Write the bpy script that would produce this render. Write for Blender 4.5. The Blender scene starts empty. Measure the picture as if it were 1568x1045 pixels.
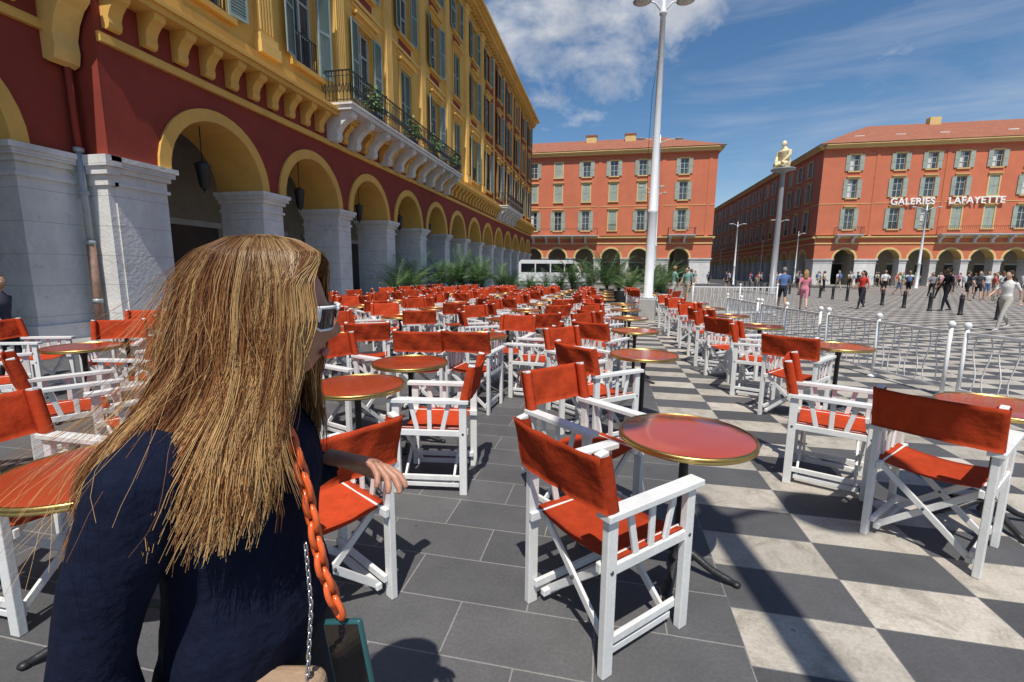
import bpy, bmesh, math, random
from mathutils import Vector, Matrix, noise
random.seed(7)
scene=bpy.context.scene
Z=Vector((0,0,1))
# ------------------------------------------------------------------ materials
def newmat(name):
    m=bpy.data.materials.new(name); m.use_nodes=True
    nt=m.node_tree; b=nt.nodes['Principled BSDF']
    return m,nt,b
def mat(name,col,rough=.6,var=.15,scale=8,bump=0,bscale=None,metal=0,rand=0,coat=0,spec=None,dirt=0,root=None):
    m,nt,b=newmat(name); N=nt.nodes; L=nt.links
    b.inputs['Roughness'].default_value=rough; b.inputs['Metallic'].default_value=metal
    if coat: b.inputs['Coat Weight'].default_value=coat
    if spec is not None: b.inputs['Specular IOR Level'].default_value=spec
    tc=N.new('ShaderNodeTexCoord')
    nz=N.new('ShaderNodeTexNoise'); nz.inputs['Scale'].default_value=scale; nz.inputs['Detail'].default_value=5; nz.inputs['Roughness'].default_value=.65
    L.new(tc.outputs['Object'],nz.inputs['Vector'])
    mr=N.new('ShaderNodeMapRange'); mr.inputs[1].default_value=.3; mr.inputs[2].default_value=.7
    mr.inputs[3].default_value=1-var; mr.inputs[4].default_value=1+var
    L.new(nz.outputs['Fac'],mr.inputs[0])
    last=mr.outputs[0]
    def mul(a,b_):
        mm=N.new('ShaderNodeMath'); mm.operation='MULTIPLY'; L.new(a,mm.inputs[0]); L.new(b_,mm.inputs[1]); return mm.outputs[0]
    if rand:
        oi=N.new('ShaderNodeObjectInfo'); m2=N.new('ShaderNodeMapRange'); m2.inputs[3].default_value=1-rand; m2.inputs[4].default_value=1+rand
        L.new(oi.outputs['Random'],m2.inputs[0]); last=mul(last,m2.outputs[0])
    if dirt:
        n2=N.new('ShaderNodeTexNoise'); n2.inputs['Scale'].default_value=scale*.15; n2.inputs['Detail'].default_value=7; n2.inputs['Roughness'].default_value=.7
        mp=N.new('ShaderNodeMapping'); mp.inputs['Scale'].default_value=(1,1,.25); L.new(tc.outputs['Object'],mp.inputs[0]); L.new(mp.outputs[0],n2.inputs['Vector'])
        m3=N.new('ShaderNodeMapRange'); m3.inputs[1].default_value=.35;m3.inputs[2].default_value=.65;m3.inputs[3].default_value=1-dirt;m3.inputs[4].default_value=1
        L.new(n2.outputs['Fac'],m3.inputs[0]); last=mul(last,m3.outputs[0])
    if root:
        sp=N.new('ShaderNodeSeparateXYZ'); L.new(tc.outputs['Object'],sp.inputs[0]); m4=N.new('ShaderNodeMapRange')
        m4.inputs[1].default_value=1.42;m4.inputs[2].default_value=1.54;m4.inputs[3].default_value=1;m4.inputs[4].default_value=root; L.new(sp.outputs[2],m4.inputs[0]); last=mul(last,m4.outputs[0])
    vm=N.new('ShaderNodeVectorMath'); vm.operation='SCALE'; vm.inputs[0].default_value=col[:3]
    L.new(last,vm.inputs['Scale']); L.new(vm.outputs[0],b.inputs['Base Color'])
    if bump:
        nb=N.new('ShaderNodeTexNoise'); nb.inputs['Scale'].default_value=bscale or scale*4; nb.inputs['Detail'].default_value=4
        L.new(tc.outputs['Object'],nb.inputs['Vector'])
        bp=N.new('ShaderNodeBump'); bp.inputs['Strength'].default_value=bump; bp.inputs['Distance'].default_value=.02
        L.new(nb.outputs['Fac'],bp.inputs['Height']); L.new(bp.outputs[0],b.inputs['Normal'])
    return m
def canvas_mat():
    m=mat('red_canvas',(.43,.050,.015),.85,.16,14,.3,22,rand=.20,spec=.12)
    nt=m.node_tree;N=nt.nodes;L=nt.links;b=N['Principled BSDF'];out=N['Material Output']
    tr=N.new('ShaderNodeBsdfTranslucent'); tr.inputs['Color'].default_value=(.4,.035,.009,1)
    mx=N.new('ShaderNodeMixShader'); mx.inputs[0].default_value=.07
    L.new(b.outputs[0],mx.inputs[1]);L.new(tr.outputs[0],mx.inputs[2]);L.new(mx.outputs[0],out.inputs[0])
    return m
M_canvas=canvas_mat()
M_white=mat('white_painted_wood',(.76,.76,.74),.4,.05,20,.08,60,rand=.04,dirt=.16)
M_table=mat('red_enamel',(.37,.052,.020),.18,.08,5,0,coat=.4,rand=.08)
M_brass=mat('brass',(.55,.38,.13),.35,.15,30,metal=1)
M_black=mat('black_iron',(.018,.018,.02),.45,.2,20,.1)
M_steel=mat('dark_bolt',(.2,.2,.2),.4,.1,20,metal=1)

class MB:
    def __init__(s): s.v=[];s.f=[];s.m=[];s.s=[]
    def add(s,vs,fs,mi=0,sm=False):
        o=len(s.v); s.v.extend([tuple(v) for v in vs])
        for f in fs: s.f.append(tuple(i+o for i in f)); s.m.append(mi); s.s.append(sm)
    def box(s,lo,hi,mi=0,T=None):
        x0,y0,z0=lo;x1,y1,z1=hi
        vs=[(x0,y0,z0),(x1,y0,z0),(x1,y1,z0),(x0,y1,z0),(x0,y0,z1),(x1,y0,z1),(x1,y1,z1),(x0,y1,z1)]
        if T: vs=[T(*v) for v in vs]
        s.add(vs,[(0,3,2,1),(4,5,6,7),(0,1,5,4),(1,2,6,5),(2,3,7,6),(3,0,4,7)],mi)
    def beam(s,p,q,w,h,mi=0,side=None):
        p=Vector(p);q=Vector(q);d=(q-p).normalized()
        side=Vector(side) if side else (d.cross(Z) if abs(d.z)<.95 else Vector((0,1,0)))
        side=(side-d*side.dot(d)).normalized(); u=side.cross(d).normalized()
        vs=[]
        for c in (p,q):
            for a,b in ((-1,-1),(1,-1),(1,1),(-1,1)): vs.append(c+side*(a*w/2)+u*(b*h/2))
        s.add(vs,[(0,3,2,1),(4,5,6,7),(0,1,5,4),(1,2,6,5),(2,3,7,6),(3,0,4,7)],mi)
    def loft(s,pts,rad,seg=8,mi=0,side=None,sm=True,cap=True):
        pts=[Vector(p) for p in pts]; n=len(pts)
        ps=Vector(side) if side else None
        vs=[];fs=[]
        cs=[(math.cos(2*math.pi*k/seg),math.sin(2*math.pi*k/seg)) for k in range(seg)]
        for i,p in enumerate(pts):
            d=(pts[min(i+1,n-1)]-pts[max(i-1,0)])
            if d.length<1e-9: d=Z.copy()
            d.normalize()
            a=ps if ps is not None else (Vector((1,0,0)) if abs(d.x)<.9 else Vector((0,1,0)))
            a=a-d*a.dot(d)
            if a.length<1e-6: a=d.orthogonal()
            a.normalize(); b=d.cross(a)
            if ps is None: ps=a
            r=rad[i] if isinstance(rad,(list,tuple)) else rad
            ra,rb=(r if isinstance(r,(tuple,list)) else (r,r))
            for c,t in cs: vs.append(p+a*(ra*c)+b*(rb*t))
        for i in range(n-1):
            for k in range(seg):
                k2=(k+1)%seg
                fs.append((i*seg+k,i*seg+k2,(i+1)*seg+k2,(i+1)*seg+k))
        if cap:
            fs.append(tuple(reversed(range(seg)))); fs.append(tuple((n-1)*seg+k for k in range(seg)))
        s.add(vs,fs,mi,sm)
    def lathe(s,prof,seg=24,mi=0,c=(0,0,0),sm=True,cap=True):
        vs=[];fs=[];n=len(prof)
        for r,z in prof:
            for k in range(seg):
                t=2*math.pi*k/seg; vs.append((c[0]+r*math.cos(t),c[1]+r*math.sin(t),c[2]+z))
        for i in range(n-1):
            for k in range(seg):
                k2=(k+1)%seg; fs.append((i*seg+k,i*seg+k2,(i+1)*seg+k2,(i+1)*seg+k))
        if cap: fs.append(tuple(reversed(range(seg)))); fs.append(tuple((n-1)*seg+k for k in range(seg)))
        s.add(vs,fs,mi,sm)
    def ell(s,c,r,mi=0,nu=16,nv=10,M=None):
        vs=[];fs=[]
        for j in range(nv+1):
            ph=math.pi*j/nv-math.pi/2
            for i in range(nu):
                t=2*math.pi*i/nu
                v=Vector((c[0]+r[0]*math.cos(ph)*math.cos(t),c[1]+r[1]*math.cos(ph)*math.sin(t),c[2]+r[2]*math.sin(ph)))
                vs.append(M@v if M else v)
        for j in range(nv):
            for i in range(nu):
                i2=(i+1)%nu; fs.append((j*nu+i,j*nu+i2,(j+1)*nu+i2,(j+1)*nu+i))
        s.add(vs,fs,mi,True)
    def addmesh(s,me,M,mi=0):
        s.add([M@v.co for v in me.vertices],[tuple(p.vertices) for p in me.polygons],mi,True)
    def mesh(s,name,mats=()):
        me=bpy.data.meshes.new(name); me.from_pydata(s.v,[],s.f)
        for m in mats: me.materials.append(m)
        me.polygons.foreach_set('material_index',s.m); me.polygons.foreach_set('use_smooth',s.s); me.update(); return me
    def obj(s,name,mats=(),parent=None):
        return link(name,s.mesh(name,mats),parent)
def link(name,me,parent=None,loc=(0,0,0),rot=0):
    o=bpy.data.objects.new(name,me); scene.collection.objects.link(o); o.location=loc; o.rotation_euler[2]=rot
    if parent: o.parent=parent
    return o
def empty(name,loc=(0,0,0),rot=0):
    o=bpy.data.objects.new(name,None); o.empty_display_size=.2; scene.collection.objects.link(o); o.location=loc; o.rotation_euler[2]=rot; return o
tmpc=bpy.data.scenes.new('tmp')
def evalmesh(me,mods,recalc=True):
    if recalc:
        bm=bmesh.new(); bm.from_mesh(me); bmesh.ops.recalc_face_normals(bm,faces=bm.faces); bm.to_mesh(me); bm.free()
    o=bpy.data.objects.new('tmp',me); tmpc.collection.objects.link(o)
    for t,kw in mods:
        md=o.modifiers.new(t,t)
        for k,v in kw.items(): setattr(md,k,v)
    vl=tmpc.view_layers[0]; vl.update(); dg=vl.depsgraph; dg.update()
    r=bpy.data.meshes.new_from_object(o.evaluated_get(dg)); bpy.data.objects.remove(o)
    return r
def remesh(me,vox,it=3):
    r=evalmesh(me,[('REMESH',dict(mode='VOXEL',voxel_size=vox)),('SMOOTH',dict(factor=.5,iterations=it))])
    for p in r.polygons: p.use_smooth=True
    return r

# ------------------------------------------------------------------ ground
def ground_mat():
    m,nt,b=newmat('square_paving'); N=nt.nodes; L=nt.links
    def math_(op,a,bb=None,c=None):
        n=N.new('ShaderNodeMath'); n.operation=op
        for i,x in enumerate((a,bb,c)):
            if x is None: continue
            if isinstance(x,(int,float)): n.inputs[i].default_value=x
            else: L.new(x,n.inputs[i])
        return n.outputs[0]
    tc=N.new('ShaderNodeTexCoord'); sp=N.new('ShaderNodeSeparateXYZ'); L.new(tc.outputs['Object'],sp.inputs[0])
    x,y=sp.outputs[0],sp.outputs[1]
    cx=math_('DIVIDE',math_('SUBTRACT',x,.6),.58); cy=math_('DIVIDE',math_('SUBTRACT',y,2.03),.32)
    par=math_('FLOORED_MODULO',math_('ADD',math_('FLOOR',cx),math_('FLOOR',cy)),2.0)
    fx=math_('FRACT',cx); fy=math_('FRACT',cy)
    ex=math_('MULTIPLY',math_('MINIMUM',fx,math_('SUBTRACT',1,fx)),.58); ey=math_('MULTIPLY',math_('MINIMUM',fy,math_('SUBTRACT',1,fy)),.32)
    joint=math_('LESS_THAN',math_('MINIMUM',ex,ey),.0025)
    region=math_('MAXIMUM',math_('GREATER_THAN',x,.6),math_('MULTIPLY',math_('GREATER_THAN',y,7.31),math_('GREATER_THAN',x,-2.3)))
    br=N.new('ShaderNodeTexBrick'); L.new(tc.outputs['Object'],br.inputs['Vector'])
    br.offset=.5
    br.inputs['Scale'].default_value=1; br.inputs['Brick Width'].default_value=.60; br.inputs['Row Height'].default_value=.30
    br.inputs['Mortar Size'].default_value=.0035; br.inputs['Mortar Smooth'].default_value=.3
    br.inputs['Color1'].default_value=(.082,.082,.085,1); br.inputs['Color2'].default_value=(.112,.110,.111,1); br.inputs['Mortar'].default_value=(.24,.23,.215,1)
    n1=N.new('ShaderNodeTexNoise'); n1.inputs['Scale'].default_value=2.3; n1.inputs['Detail'].default_value=9; n1.inputs['Roughness'].default_value=.7; L.new(tc.outputs['Object'],n1.inputs['Vector'])
    n2=N.new('ShaderNodeTexNoise'); n2.inputs['Scale'].default_value=70; n2.inputs['Detail'].default_value=4; L.new(tc.outputs['Object'],n2.inputs['Vector'])
    n3=N.new('ShaderNodeTexNoise'); n3.inputs['Scale'].default_value=5; n3.inputs['Detail'].default_value=8; n3.inputs['Distortion'].default_value=.6; n3.inputs['Roughness'].default_value=.72; L.new(tc.outputs['Object'],n3.inputs['Vector'])
    ramp=N.new('ShaderNodeValToRGB'); e=ramp.color_ramp.elements
    e[0].position=.30; e[0].color=(.24,.21,.17,1); e[1].position=.52; e[1].color=(.41,.375,.32,1)
    L.new(n3.outputs['Fac'],ramp.inputs[0])
    wn=N.new('ShaderNodeTexWhiteNoise'); wn.noise_dimensions='2D'; cb=N.new('ShaderNodeCombineXYZ')
    L.new(math_('FLOOR',cx),cb.inputs[0]); L.new(math_('FLOOR',cy),cb.inputs[1]); L.new(cb.outputs[0],wn.inputs['Vector'])
    cv=math_('MULTIPLY_ADD',wn.outputs['Value'],.30,.85)
    def mix(f,a,bb):
        n=N.new('ShaderNodeMix'); n.data_type='RGBA'
        L.new(f,n.inputs[0])
        for i,x_ in ((6,a),(7,bb)):
            if isinstance(x_,tuple): n.inputs[i].default_value=x_
            else: L.new(x_,n.inputs[i])
        return n.outputs[2]
    chk=mix(par,(.080,.080,.083,1),ramp.outputs[0])
    vs=N.new('ShaderNodeVectorMath'); vs.operation='SCALE'; L.new(chk,vs.inputs[0]); L.new(cv,vs.inputs['Scale'])
    chk=mix(joint,vs.outputs[0],(.16,.155,.15,1))
    col=mix(region,br.outputs['Color'],chk)
    vo=N.new('ShaderNodeTexVoronoi'); vo.inputs['Scale'].default_value=3.2; L.new(tc.outputs['Object'],vo.inputs['Vector'])
    spot=math_('MULTIPLY',math_('LESS_THAN',vo.outputs['Distance'],.035),.35)
    g=math_('MULTIPLY',math_('MULTIPLY_ADD',n1.outputs['Fac'],.9,.56),math_('MULTIPLY_ADD',n2.outputs['Fac'],.6,.7))
    g=math_('MULTIPLY',g,math_('SUBTRACT',1.0,spot))
    v2=N.new('ShaderNodeVectorMath'); v2.operation='SCALE'; L.new(col,v2.inputs[0]); L.new(g,v2.inputs['Scale'])
    L.new(v2.outputs[0],b.inputs['Base Color'])
    b.inputs['Roughness'].default_value=.6; b.inputs['Specular IOR Level'].default_value=.3
    bp=N.new('ShaderNodeBump'); bp.inputs['Strength'].default_value=.35; bp.inputs['Distance'].default_value=.004
    h=math_('SUBTRACT',n2.outputs['Fac'],math_('MULTIPLY',math_('MULTIPLY',joint,region),1.2))
    L.new(h,bp.inputs['Height']); L.new(bp.outputs[0],b.inputs['Normal'])
    return m
g=MB(); g.add([(-500,-300,0),(500,-300,0),(500,900,0),(-500,900,0)],[(0,1,2,3)])
g.obj('ground',[ground_mat()])
M_asph=mat('asphalt',(.06,.06,.062),.85,.2,3,.2,60)
r=MB(); r.add([(-9,56,.004),(28,56,.004),(28,68,.004),(-9,68,.004)],[(0,1,2,3)]); r.add([(15.5,68,.004),(27,68,.004),(27,400,.004),(15.5,400,.004)],[(0,1,2,3)])
r.obj('road',[M_asph])
pv=MB(); pv.box((-15,-12,-.05),(-9.0,60,.12),0); pv.obj('arcade_pavement',[mat('pale_paving',(.30,.29,.27),.7,.15,5,.2,40)])

# ------------------------------------------------------------------ buildings
def stone_mat():
    m=mat('pale_limestone',(.74,.72,.69),.75,.10,2.2,.5,14,dirt=.34)
    nt=m.node_tree;N=nt.nodes;L=nt.links;b=N['Principled BSDF']
    src=b.inputs['Base Color'].links[0].from_socket
    tc=[n for n in N if n.type=='TEX_COORD'][0]; sp=N.new('ShaderNodeSeparateXYZ'); L.new(tc.outputs['Object'],sp.inputs[0])
    d=N.new('ShaderNodeMath');d.operation='DIVIDE';L.new(sp.outputs[2],d.inputs[0]);d.inputs[1].default_value=.58
    f=N.new('ShaderNodeMath');f.operation='FRACT';L.new(d.outputs[0],f.inputs[0])
    l=N.new('ShaderNodeMath');l.operation='LESS_THAN';L.new(f.outputs[0],l.inputs[0]);l.inputs[1].default_value=.018
    mx=N.new('ShaderNodeMix');mx.data_type='RGBA';L.new(l.outputs[0],mx.inputs[0]);L.new(src,mx.inputs[6]);mx.inputs[7].default_value=(.34,.33,.32,1)
    vo=N.new('ShaderNodeTexNoise');vo.inputs['Scale'].default_value=3.5;vo.inputs['Detail'].default_value=10;vo.inputs['Roughness'].default_value=.8;L.new(tc.outputs['Object'],vo.inputs['Vector'])
    g_=N.new('ShaderNodeMapRange');g_.inputs[1].default_value=.56;g_.inputs[2].default_value=.64;L.new(vo.outputs['Fac'],g_.inputs[0]);g_.inputs[4].default_value=.6
    m2=N.new('ShaderNodeMix');m2.data_type='RGBA';L.new(g_.outputs[0],m2.inputs[0]);L.new(mx.outputs[2],m2.inputs[6]);m2.inputs[7].default_value=(.38,.35,.31,1)
    L.new(m2.outputs[2],b.inputs['Base Color']); return m
def tile_mat():
    m=mat('roof_tiles',(.42,.15,.08),.85,.35,6,dirt=.2)
    nt=m.node_tree;N=nt.nodes;L=nt.links;b=N['Principled BSDF']
    w=N.new('ShaderNodeTexWave');w.inputs['Scale'].default_value=1.2;tc=[n for n in N if n.type=='TEX_COORD'][0]
    L.new(tc.outputs['Object'],w.inputs['Vector'])
    bp=N.new('ShaderNodeBump');bp.inputs['Distance'].default_value=.1;L.new(w.outputs['Fac'],bp.inputs['Height']);L.new(bp.outputs[0],b.inputs['Normal'])
    return m
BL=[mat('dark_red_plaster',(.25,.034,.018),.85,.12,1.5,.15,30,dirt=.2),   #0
    mat('ochre_plaster',(.72,.42,.095),.85,.08,1.5,.15,30,dirt=.2),       #1
    stone_mat(),                                                         #2
    mat('window_glass',(.05,.06,.07),.08,.6,1.3,spec=.9),                #3
    mat('shutter_paint',(.27,.35,.33),.6,.12,4,dirt=.2),               #4
    M_black,                                                            #5
    mat('passage_plaster',(.34,.30,.24),.9,.12,2),                     #6
    mat('white_trim',(.66,.65,.62),.7,.08,6,dirt=.2),                   #7
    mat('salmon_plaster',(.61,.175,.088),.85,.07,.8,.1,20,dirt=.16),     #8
    tile_mat(),                                                         #9
    mat('window_frame',(.42,.45,.42),.5,.1,5),                      #10
    mat('gold_trim',(.82,.52,.15),.8,.08,2,.2,25,dirt=.18),      #11
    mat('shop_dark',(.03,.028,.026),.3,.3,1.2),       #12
    mat('pale_yellow_trim',(.68,.48,.20),.8,.08,2,dirt=.1),  #13
    mat('grey_green_shutter',(.34,.39,.33),.6,.15,2,dirt=.2)] #14
FL=[(7.75,10.55),(12.0,14.5),(15.6,17.7)]
SCR=[(0,1),(1,1),(1.04,.9),(.97,.78),(.74,.68),(.54,.52),(.42,.34),(.45,.18),(.38,.04),(.2,0),(0,.05)]
def scroll(mb,T,s,w,n,z0,z1,mi):
    vs=[T(s+o,-.01+q*n,z0+(z1-z0)*h) for o in (-w/2,w/2) for q,h in SCR]; k=len(SCR)
    mb.add(vs,[tuple(range(k)),tuple(reversed(range(k,2*k)))]+[(i,i+1,k+i+1,k+i) for i in range(k-1)],mi)
def facade(B,T,s0,s1,cols,hw=1.375,wall=8,low=8,trim=11,near=False,balcs=(),sp=3.65,wallfn=None,shut=4):
    A,W,Tm,Wi,Sh,Ra=(B[k] for k in ('arcade','walls','trim','windows','shutters','railings'))
    dep=1.45
    segs=[];c0=s0
    for c in cols: segs.append((c0,c-hw)); c0=c+hw
    segs.append((c0,s1))
    for a,b in segs:
        if b-a<.1: continue
        w=.07
        A.box((a+w,-dep,0),(b-w,-.05,sp-.55),2,T)
        A.box((a+w-.05,-dep-.02,0),(b-w+.05,.0,.42),2,T)
        A.box((a+w-.04,-dep-.02,sp-.55),(b-w+.04,.0,sp-.48),2,T)
        A.box((a+w,-dep,sp-.48),(b-w,-.04,sp-.3),2,T)
        A.box((a+w-.05,-dep-.03,sp-.3),(b-w+.05,.03,sp-.2),2,T)
        A.box((a+w-.11,-dep-.05,sp-.2),(b-w+.11,.1,sp-.1),2,T)
        A.box((a+w-.16,-dep-.07,sp-.1),(b-w+.16,.14,sp),2,T)
        A.add([T(a,0,sp),T(b,0,sp),T(b,0,5.7),T(a,0,5.7)],[(0,1,2,3)],low)
    n=20 if near else 12
    for c in cols:
        P=[(c-hw*math.cos(math.pi*i/n),sp+hw*math.sin(math.pi*i/n)) for i in range(n+1)]
        Q=[(c-(hw+.27)*math.cos(math.pi*i/n),sp+(hw+.27)*math.sin(math.pi*i/n)) for i in range(n+1)]
        for i in range(n):
            (a,z0),(b,z1)=P[i],P[i+1]; (qa,y0),(qb,y1)=Q[i],Q[i+1]
            A.add([T(a,0,z0),T(b,0,z1),T(b,0,5.7),T(a,0,5.7)],[(0,1,2,3)],low)
            A.add([T(a,.06,z0),T(b,.06,z1),T(b,-dep,z1),T(a,-dep,z0)],[(0,1,2,3)],trim)
            A.add([T(a,.06,z0),T(b,.06,z1),T(qb,.06,y1),T(qa,.06,y0)],[(0,1,2,3)],trim)
            A.add([T(qa,.06,y0),T(qb,.06,y1),T(qb,-.01,y1),T(qa,-.01,y0)],[(0,1,2,3)],trim)
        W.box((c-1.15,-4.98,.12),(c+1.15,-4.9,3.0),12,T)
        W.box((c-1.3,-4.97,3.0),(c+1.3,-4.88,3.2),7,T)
        if near:
            A.loft([T(c,-.5,5.0),T(c,-.5,4.15)],.014,5,5)
            A.loft([T(c,-.5,4.18),T(c,-.5,4.08),T(c,-.5,4.02),T(c,-.5,3.55),T(c,-.5,3.47)],[.03,.19,.17,.11,.03],6,5)
            A.loft([T(c,-.5,3.47),T(c,-.5,3.38)],[.02,.008],6,5)
    W.add([T(s0,-5,0),T(s1,-5,0),T(s1,-5,5.75),T(s0,-5,5.75)],[(0,1,2,3)],6)
    W.add([T(s0,-5,5.72),T(s1,-5,5.72),T(s1,-.02,5.72),T(s0,-.02,5.72)],[(0,1,2,3)],6)
    W.add([T(s0,0,5.7),T(s1,0,5.7),T(s1,0,6.95),T(s0,0,6.95)],[(0,1,2,3)],low)
    Tm.box((s0,-.02,5.72),(s1,.10,5.84),trim,T); Tm.box((s0,-.02,5.84),(s1,.06,5.9),trim,T)
    if near:
        k=s0+.25
        while k<s1-.1:
            scroll(Tm,T,k,.25,.44,5.98,6.62,trim)
            k+=.72
        Tm.box((s0,-.02,6.62),(s1,.5,6.74),trim,T);Tm.box((s0,-.02,6.74),(s1,.58,6.82),trim,T);Tm.box((s0,-.02,6.82),(s1,.48,6.9),trim,T)
        Tm.box((s0,-.02,6.9),(s1,.12,7.3),trim,T)
    else:
        Tm.box((s0,-.02,6.5),(s1,.25,6.62),trim,T);Tm.box((s0,-.02,6.62),(s1,.38,6.78),trim,T)
    hwid=.56
    ss=sorted(set([s0,s1]+[c-hwid for c in cols]+[c+hwid for c in cols])); zz=sorted(set([6.78 if not near else 6.95,19.0]+[z for f in FL for z in f]))
    for i in range(len(ss)-1):
        cm=(ss[i]+ss[i+1])/2
        hole=any(abs(cm-c)<hwid for c in cols)
        wm=wallfn(cm) if wallfn else wall
        if not hole:
            W.add([T(ss[i],0,zz[0]),T(ss[i+1],0,zz[0]),T(ss[i+1],0,19),T(ss[i],0,19)],[(0,1,2,3)],wm); continue
        for j in range(len(zz)-1):
            zm=(zz[j]+zz[j+1])/2
            if any(f[0]<zm<f[1] for f in FL): continue
            W.add([T(ss[i],0,zz[j]),T(ss[i+1],0,zz[j]),T(ss[i+1],0,zz[j+1]),T(ss[i],0,zz[j+1])],[(0,1,2,3)],wm)
    rr=random.Random(int(s0*10)+5)
    for c in cols:
        wm=wallfn(c) if wallfn else wall
        tm=trim
        for fi,(z0,z1) in enumerate(FL):
            for a,b,cc,d in ((c-hwid,z0,c-hwid,z1),(c+hwid,z0,c+hwid,z1),(c-hwid,z0,c+hwid,z0),(c-hwid,z1,c+hwid,z1)):
                W.add([T(a,0,b),T(cc,0,d),T(cc,-.25,d),T(a,-.25,b)],[(0,1,2,3)],wm)
            Wi.add([T(c-hwid,-.22,z0),T(c+hwid,-.22,z0),T(c+hwid,-.22,z1),T(c-hwid,-.22,z1)],[(0,1,2,3)],3)
            for o in (-hwid+.04,0,hwid-.04): Wi.box((c+o-.04,-.21,z0),(c+o+.04,-.15,z1),10,T)
            for h in (.0,.36,.70,.97):
                zc=z0+(z1-z0)*h; Wi.box((c-hwid,-.205,zc-.01),(c+hwid,-.16,zc+.05),10,T)
            if rr.random()<.35: Wi.box((c-hwid+.05,-.215,z0+.1),(c-.05,-.212,z1-.1),7,T)
            Tm.box((c-hwid-.16,-.01,z0-.02),(c-hwid,.05,z1+.12),tm,T);Tm.box((c+hwid,-.01,z0-.02),(c+hwid+.16,.05,z1+.12),tm,T)
            Tm.box((c-hwid,-.01,z1),(c+hwid,.05,z1+.12),tm,T)
            Tm.box((c-hwid-.22,-.01,z0-.16),(c+hwid+.22,.16,z0-.02),tm,T)
            Tm.box((c-hwid-.2,-.01,z1+.12),(c+hwid+.2,.09,z1+.2),tm,T)
            if fi<2: Tm.box((c-hwid-.26,-.01,z1+.28),(c+hwid+.26,.22,z1+.38),tm,T); Tm.box((c-hwid-.12,-.01,z1+.2),(c+hwid+.12,.1,z1+.28),tm,T)
            if near and fi>0:
                Tm.box((c-hwid-.1,-.01,z0-.72),(c+hwid+.1,.012,z0-.24),low,T)
                Tm.box((c-hwid-.3,-.01,z0-.9),(c+hwid+.3,.06,z0-.78),tm,T)
            closed=rr.random()<(.13 if near else .3)
            ajar=rr.uniform(0,.25) if near else 0
            for sg in (-1,1):
                if closed: a=c+min(0,sg*hwid)+.01; b=a+hwid-.02; na,nb=-.08,-.03
                else:
                    a=c+sg*(hwid+.03) if sg>0 else c-hwid-.03-.53; b=a+.53; na,nb=.07,.11
                if near:
                    if not closed:
                        hinge=a if sg>0 else b
                        def TT(s,n_,z,T=T,h=hinge,k=ajar): return T(s,n_+abs(s-h)*k,z)
                    else: TT=T
                    Sh.box((a,na,z0+.02),(a+.06,nb,z1),4,TT);Sh.box((b-.06,na,z0+.02),(b,nb,z1),4,TT)
                    for zc in (z0+.02,(z0+z1)/2-.04,z1-.08): Sh.box((a+.06,na,zc),(b-.06,nb,zc+.08),4,TT)
                    q=z0+.12
                    while q<z1-.1:
                        Sh.add([TT(a+.06,na,q+.05),TT(b-.06,na,q+.05),TT(b-.06,nb,q),TT(a+.06,nb,q)],[(0,1,2,3)],4); q+=.075
                    Sh.add([TT(a+.06,na+.003,z0+.1),TT(b-.06,na+.003,z0+.1),TT(b-.06,na+.003,z1-.08),TT(a+.06,na+.003,z1-.08)],[(0,1,2,3)],4)
                else:
                    Sh.box((a,na,z0+.02),(b,nb,z1),14,T)
                    for zc in (z0+.02,(z0+z1)/2-.04,z1-.08): Sh.box((a,nb-.001,zc),(b,nb+.02,zc+.08),14,T)
            if fi==0 and not any(a<=c<=b for a,b in balcs):
                for h in (z0+.05,z0+.9): Ra.box((c-hwid,.02,h),(c+hwid,.05,h+.03),5,T)
                q=c-hwid
                while q<c+hwid: Ra.box((q,.025,z0+.05),(q+.02,.045,z0+.9),5,T); q+=.12
    for (z0,z1,nn) in ((18.1,18.2,.08),(18.45,18.6,.2),(18.6,18.85,.45),(18.85,19.0,.62),(19.0,19.2,.8)): Tm.box((s0-.0,-.02,z0),(s1+.0,nn,z1),(trim if near else (8 if z0<18.5 else trim)),T)
    if near:
        k=s0+.3
        while k<s1-.1: Tm.box((k-.07,0,18.25),(k+.07,.36,18.45),trim,T); k+=.5
    else:
        Tm.box((s0,-.01,11.2),(s1,.05,11.28),trim,T)
    for a,b in balcs:
        P=1.05; zb=6.98
        Tm.box((a,-.01,zb-.2),(b,P,zb),7,T); Tm.box((a-.05,-.01,zb-.06),(b+.05,P+.07,zb+.012),7,T)
        k=a+.3
        while k<b:
            scroll(Tm,T,k,.3,.98,zb-1.15,zb-.2,7)
            k+=1.233 if near else 2.0
        top=zb+1.0
        for (p,q) in (((a,P),(b,P)),((a,0),(a,P)),((b,0),(b,P))):
            d=Vector((q[0]-p[0],q[1]-p[1],0)); Ld=d.length; nb=max(2,int(Ld/(.13 if near else .22)))
            for h,w in ((top,.05),(top-.16,.02),(zb+.1,.025)): Ra.beam(T(p[0],p[1],h),T(q[0],q[1],h),w,w*.7,5)
            for i in range(nb+1):
                x=p[0]+d.x*i/nb; y=p[1]+d.y*i/nb; Ra.beam(T(x,y,zb),T(x,y,top),.018,.018,5)
                if near and i<nb:
                    x2=p[0]+d.x*(i+1)/nb; y2=p[1]+d.y*(i+1)/nb
                    Ra.beam(T(x,y,zb+.3),T(x2,y2,zb+.62),.014,.014,5);Ra.beam(T(x2,y2,zb+.3),T(x,y,zb+.62),.014,.014,5)
def building(name):
    e=empty(name); B={k:MB() for k in ('arcade','walls','trim','windows','shutters','railings','roof')}
    return e,B
def finish(e,B):
    for k,mb in B.items():
        if mb.v: mb.obj(k,BL,e)
e,B=building('ochre_arcade_building')
TL=lambda s,n,z:Vector((-9.6+n,s,z))
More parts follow.
